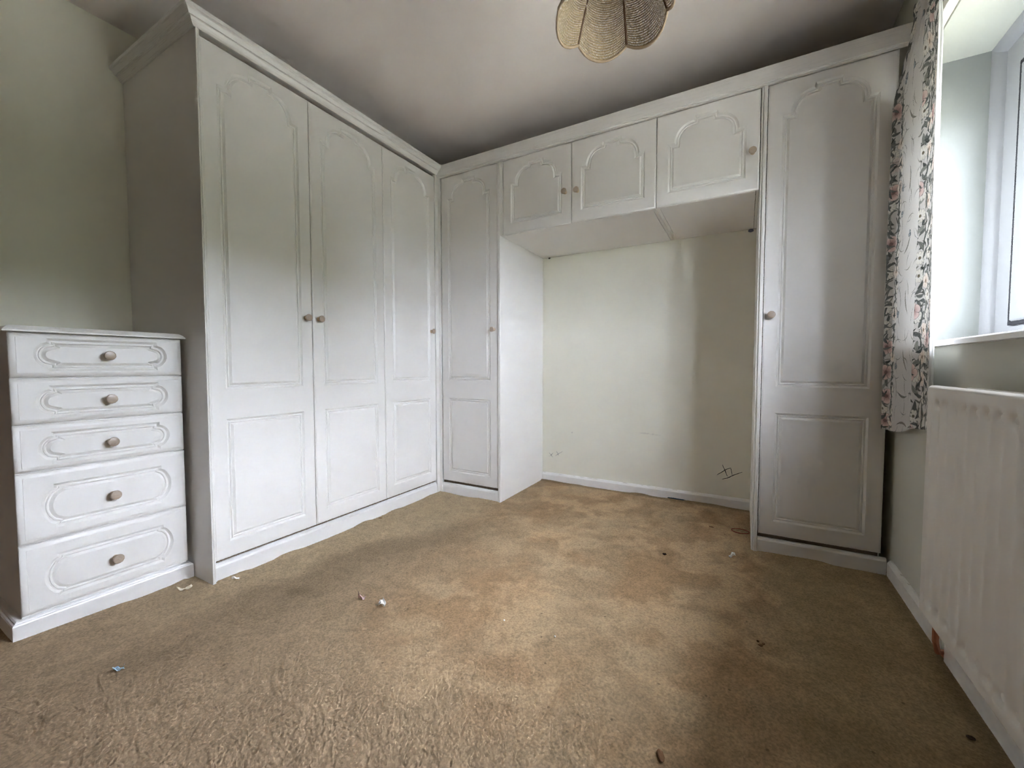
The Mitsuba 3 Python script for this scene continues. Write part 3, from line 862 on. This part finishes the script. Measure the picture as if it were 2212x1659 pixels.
for k in range(6):
    phi = math.radians(60 * k)
    put(lamp + '__woven_panel', cane_panel(phi), 'mat_cane')
    put(lamp + '__rib', tube([shade_point(phi, 1.0, v) for v in np.linspace(0, 1, 16)], 0.0032, 8), 'mat_cane_dark', 60)
    put(lamp + '__rim_trim', tube([shade_point(phi, u, 1.0) for u in np.linspace(-1, 1, 21)], 0.0040, 8), 'mat_cane_rim', 60)
put(lamp + '__top_ring', tube([(LX + 0.052 * math.cos(a), LY + 0.052 * math.sin(a), LZ + 0.196) for a in np.linspace(0, 2 * math.pi, 33)], 0.004, 8), 'mat_cane_dark', 60)
for a in (0.3, 2.4, 4.5):
    put(lamp + '__spider_arm', tube([(LX + 0.016 * math.cos(a), LY + 0.016 * math.sin(a), LZ + 0.192), (LX + 0.05 * math.cos(a), LY + 0.05 * math.sin(a), LZ + 0.196)], 0.0015, 6), 'mat_cane_dark')
hold = lathe([(0, 0.15), (0.016, 0.15), (0.019, 0.154), (0.019, 0.195), (0.014, 0.205), (0.008, 0.225), (0, 0.225)], 24)
hold.apply_translation((LX, LY, LZ))
put(lamp + '__lamp_holder', hold, 'mat_white_plastic', 40)
put(lamp + '__cord', tube([(LX, LY, LZ + 0.22), (LX, LY, ZC - 0.02)], 0.0032, 8), 'mat_white_plastic', 40)
rose = lathe([(0, 0), (0.008, 0), (0.020, 0.006), (0.038, 0.016), (0.041, 0.024), (0.041, 0.0345), (0, 0.0345)], 32)
rose.apply_translation((LX, LY, ZC - 0.035))
put(lamp + '__ceiling_rose', rose, 'mat_white_plastic', 40)
note(lamp, 'hanging lamp with a scalloped six-panel shade of woven cane, at the top of the view', 'ceiling lamp')

# ------------------------------------------------------------------ litter on the carpet
mat('mat_paper', lambda p, n, uv: mix((0.78, 0.72, 0.60), (0.62, 0.53, 0.38), smoothstep(0.5, 0.75, noise(p.x * 160, p.y * 160, p.z * 160))), 0.8, 0.2)
mat('mat_white_scrap', (0.80, 0.79, 0.76), 0.7, 0.3)
mat('mat_petal', lambda p, n, uv: mix((0.62, 0.47, 0.49), (0.42, 0.30, 0.27), noise(p.x * 120, p.y * 120, p.z * 120)), 0.7, 0.3)
mat('mat_blue', lambda p, n, uv: mix((0.16, 0.27, 0.38), (0.40, 0.50, 0.56), noise(p.x * 110, p.y * 110, p.z * 110)), 0.5, 0.4)
mat('mat_dark_bit', (0.035, 0.022, 0.015), 0.8, 0.2)
mat('mat_rust_bit', (0.16, 0.085, 0.045), 0.8, 0.2)
mat('mat_rubber', (0.22, 0.055, 0.04), 0.6, 0.3)
mat('mat_navy', (0.025, 0.045, 0.065), 0.5, 0.4)
mat('mat_putty', (0.10, 0.115, 0.16), 0.7, 0.2)


def scrap(x, y, L, W, rz, seed, lift=0.008, thick=0.0006, twist=0.5, z0=0.003):
    """A curled scrap of paper or petal with a torn outline and real thickness."""
    r = np.random.default_rng(seed)
    nu, nv = 22, 12
    ph = r.random(6) * 6.28
    top = []
    for i in range(nu):
        for j in range(nv):
            a, b = i / (nu - 1) * 2 - 1, j / (nv - 1) * 2 - 1
            wd = W * (0.55 + 0.45 * math.sqrt(max(0, 1 - a * a))) * (1 + 0.18 * math.sin(3 * a + ph[0]))
            px = L * a / 2 * (1 - 0.08 * b * b) + 0.1 * W * math.sin(4 * b + ph[1])
            py = wd * b / 2
            pz = lift * (0.5 + 0.5 * math.sin(2.1 * a + ph[2])) * (0.35 + abs(b + twist * a)) + 0.25 * lift * math.sin(5 * a + 3 * b + ph[3])
            top.append((px, py, max(pz, 0)))
    top = np.array(top)
    bot = top - [0, 0, thick]
    f = grid_faces(nu, nv)
    n = nu * nv
    fs = [f, f[:, ::-1] + n]
    rim = [i * nv for i in range(nu)] + [(nu - 1) * nv + j for j in range(1, nv)] + [i * nv + nv - 1 for i in range(nu - 2, -1, -1)] + [j for j in range(nv - 2, 0, -1)]
    for a, b in zip(rim, rim[1:] + rim[:1]):
        fs.append(np.array([[a, a + n, b + n], [a, b + n, b]]))
    v = np.vstack([top, bot])
    c, s = math.cos(rz), math.sin(rz)
    v = np.column_stack([v[:, 0] * c - v[:, 1] * s + x, v[:, 0] * s + v[:, 1] * c + y, v[:, 2] + z0])
    m = trimesh.Trimesh(v, np.vstack(fs), process=False)
    m.fix_normals()
    return m


def lump(x, y, z, sx, sy, sz, seed, rz=0.0):
    m = trimesh.creation.icosphere(subdivisions=3)
    v = m.vertices * (0.75 + 0.5 * meshkit.fbm(m.vertices * 1.6 + seed * 7.3, 3, seed=seed))[:, None]
    v = v * [sx, sy, sz]
    c, s = math.cos(rz), math.sin(rz)
    m.vertices = np.column_stack([v[:, 0] * c - v[:, 1] * s + x, v[:, 0] * s + v[:, 1] * c + y, v[:, 2] + z])
    return m


put('paper_scrap', cat(scrap(-0.050, -1.492, 0.050, 0.017, 0.75, 3, 0.012), ), 'mat_paper', 50, label='cream scrap of torn paper on the carpet beside the end of the left wardrobe', category='paper')
put('paper_scrap', scrap(0.040, -1.352, 0.026, 0.012, 0.9, 5, 0.008), 'mat_white_scrap', 50, label='small translucent white scrap against the plinth of the left wardrobe', category='paper')
put('petal', scrap(0.606, -1.200, 0.026, 0.016, 1.0, 9, 0.016, twist=0.9), 'mat_petal', 50, label='dry pink petal on the carpet left of the white curl', category='petal')
put('paper_scrap', cat(scrap(0.703, -1.198, 0.034, 0.022, 0.4, 12, 0.014), scrap(0.700, -1.190, 0.020, 0.014, 1.4, 14, 0.016, z0=0.006)), 'mat_white_scrap', 50, label='white curled scrap on the dark carpet stain, right of the pink petal', category='paper')
put('plastic_scrap', scrap(0.290, -1.792, 0.026, 0.016, 0.9, 21, 0.010), 'mat_blue', 50, label='blue scrap of plastic on the carpet in front of the chest of drawers', category='scrap')
put('paper_scrap', cat(scrap(1.800, -0.133, 0.030, 0.014, 0.5, 41, 0.012), lump(1.794, -0.140, 0.005, 0.006, 0.005, 0.006, 6)), 'mat_white_scrap', 50, label='crumpled white scrap in front of the tall wardrobe by the window wall', category='paper')
put('dark_crumb', lump(1.528, -0.258, 0.003, 0.009, 0.006, 0.004, 8), 'mat_dark_bit', 50, label='black crumb alone in the middle of the carpet before the alcove', category='crumb')
put('dark_crumb', cat(lump(1.895, -0.770, 0.003, 0.007, 0.004, 0.003, 9), lump(1.903, -0.758, 0.003, 0.004, 0.004, 0.003, 10), lump(1.888, -0.752, 0.003, 0.004, 0.003, 0.003, 11)), 'mat_rust_bit', 50, label='cluster of brown crumbs on the carpet between the alcove and the radiator', category='crumb')
put('dark_crumb', lump(1.689, -1.303, 0.002, 0.007, 0.016, 0.003, 12, 0.4), 'mat_rust_bit', 50, label='brown smear of dirt at the bottom edge of the view', category='crumb')
put('dark_crumb', lump(0.034, -0.577, 0.003, 0.011, 0.003, 0.003, 13, 0.6), 'mat_rust_bit', 50, label='brown sliver against the plinth of the left-hand wardrobes', category='crumb')
put('dark_crumb', lump(2.312, -0.904, 0.003, 0.008, 0.006, 0.003, 15), 'mat_dark_bit', 50, label='dark crumb near the skirting under the radiator', category='crumb')
put('dark_crumb', lump(1.692, 0.205, 0.003, 0.013, 0.006, 0.003, 16, -0.3), 'mat_rust_bit', 50, label='brown crumb in the alcove left of the red rubber band', category='crumb')
for cx_, cy_, sd in ((1.135, -1.051, 31), (1.320, -1.044, 32)):
    put('white_crumb', lump(cx_, cy_, 0.002, 0.003, 0.0025, 0.0025, sd), 'mat_white_scrap', 50, label='tiny white crumb on the open carpet, ' + ('left' if sd == 31 else 'right') + ' of the two in the middle', category='crumb', group='tiny white crumbs on the carpet')
an = np.linspace(0, 2 * math.pi, 41)
put('rubber_band', tube([(1.829 + 0.041 * math.cos(a), 0.208 + 0.032 * math.sin(a), 0.0055) for a in an], 0.0024, 8), 'mat_rubber', 60, label='dark red rubber band on the carpet against the tall wardrobe', category='rubber band')
put('pen', tube([(1.405, 0.6065, 0.006), (1.412, 0.6065, 0.006), (1.500, 0.6040, 0.006), (1.508, 0.6040, 0.006)], [0.002, 0.0036, 0.0036, 0.002], 10), 'mat_navy', 50, label='dark blue stick lying against the skirting of the alcove', category='stick')
put('putty_lump', lump(1.846, 0.615, 1.668, 0.014, 0.008, 0.009, 17), 'mat_putty', 50, label='dark blue-grey lump of putty under the right-hand overhead cabinet', category='putty')
put('putty_lump', lump(0.545, 0.619, 1.673, 0.008, 0.006, 0.005, 18), 'mat_dark_bit', 50, label='tiny dark lump in the top left corner of the alcove', category='putty')

# ------------------------------------------------------------------ outside the window
mat('mat_dark_bed', (0.17, 0.16, 0.12), 0.9, 0.1)
mat('mat_added_eaves', (0.30, 0.28, 0.25), 0.6, 0.3)
put('pale_ground', box(5.6, 40, -30, 30, -0.6, -0.45), 'mat_pale_ground', kind='structure')  # unseen ground, kept pale to bounce daylight indoors
put('added_dark_bed', box(XO + 0.01, 5.6, -30, 30, -0.6, -0.44), 'mat_dark_bed', kind='structure')  # dark strip added near the house to dim the window soffit
put('added_eaves', box(XO + 0.01, 3.25, -1.94, 3.0, 2.45, 2.65, 0.01), 'mat_added_eaves', kind='structure')  # added overhang, hides the high sky from the window reveal


def unseen_hedge(x, y0, y1, z0, z1, d, seed):
    m = box(x - d / 2, x + d / 2, y0, y1, z0, z1)
    for _ in range(6):
        m = m.subdivide() if len(m.faces) < 30000 else m
    v = np.array(m.vertices)
    q = (meshkit.fbm(v * 0.9, 4, seed=seed) - 0.5)
    v[:, 0] += q * 1.2
    v[:, 2] += np.where(v[:, 2] > z0 + 0.1, (meshkit.fbm(v * 0.8 + 9, 4, seed=seed + 1) - 0.5) * 1.4, 0)
    m.vertices = v
    return m


put('unseen_hedge', unseen_hedge(11.0, -3.6, 18, -0.5, 2.9, 1.6, 2), 'mat_hedge', True, label='tall hedgerow out of view outside the window, its length cut for the light indoors', category='unseen_hedge')  # blocks the low sky so the upper wardrobe doors stay dimmer
put('unseen_hedge', unseen_hedge(11.0, -20, -3.7, -0.5, 0.7, 1.6, 5), 'mat_hedge', True, label='lower hedgerow out of view, added to trim the daylight through the window', category='unseen_hedge')  # added to hold back some low sky light
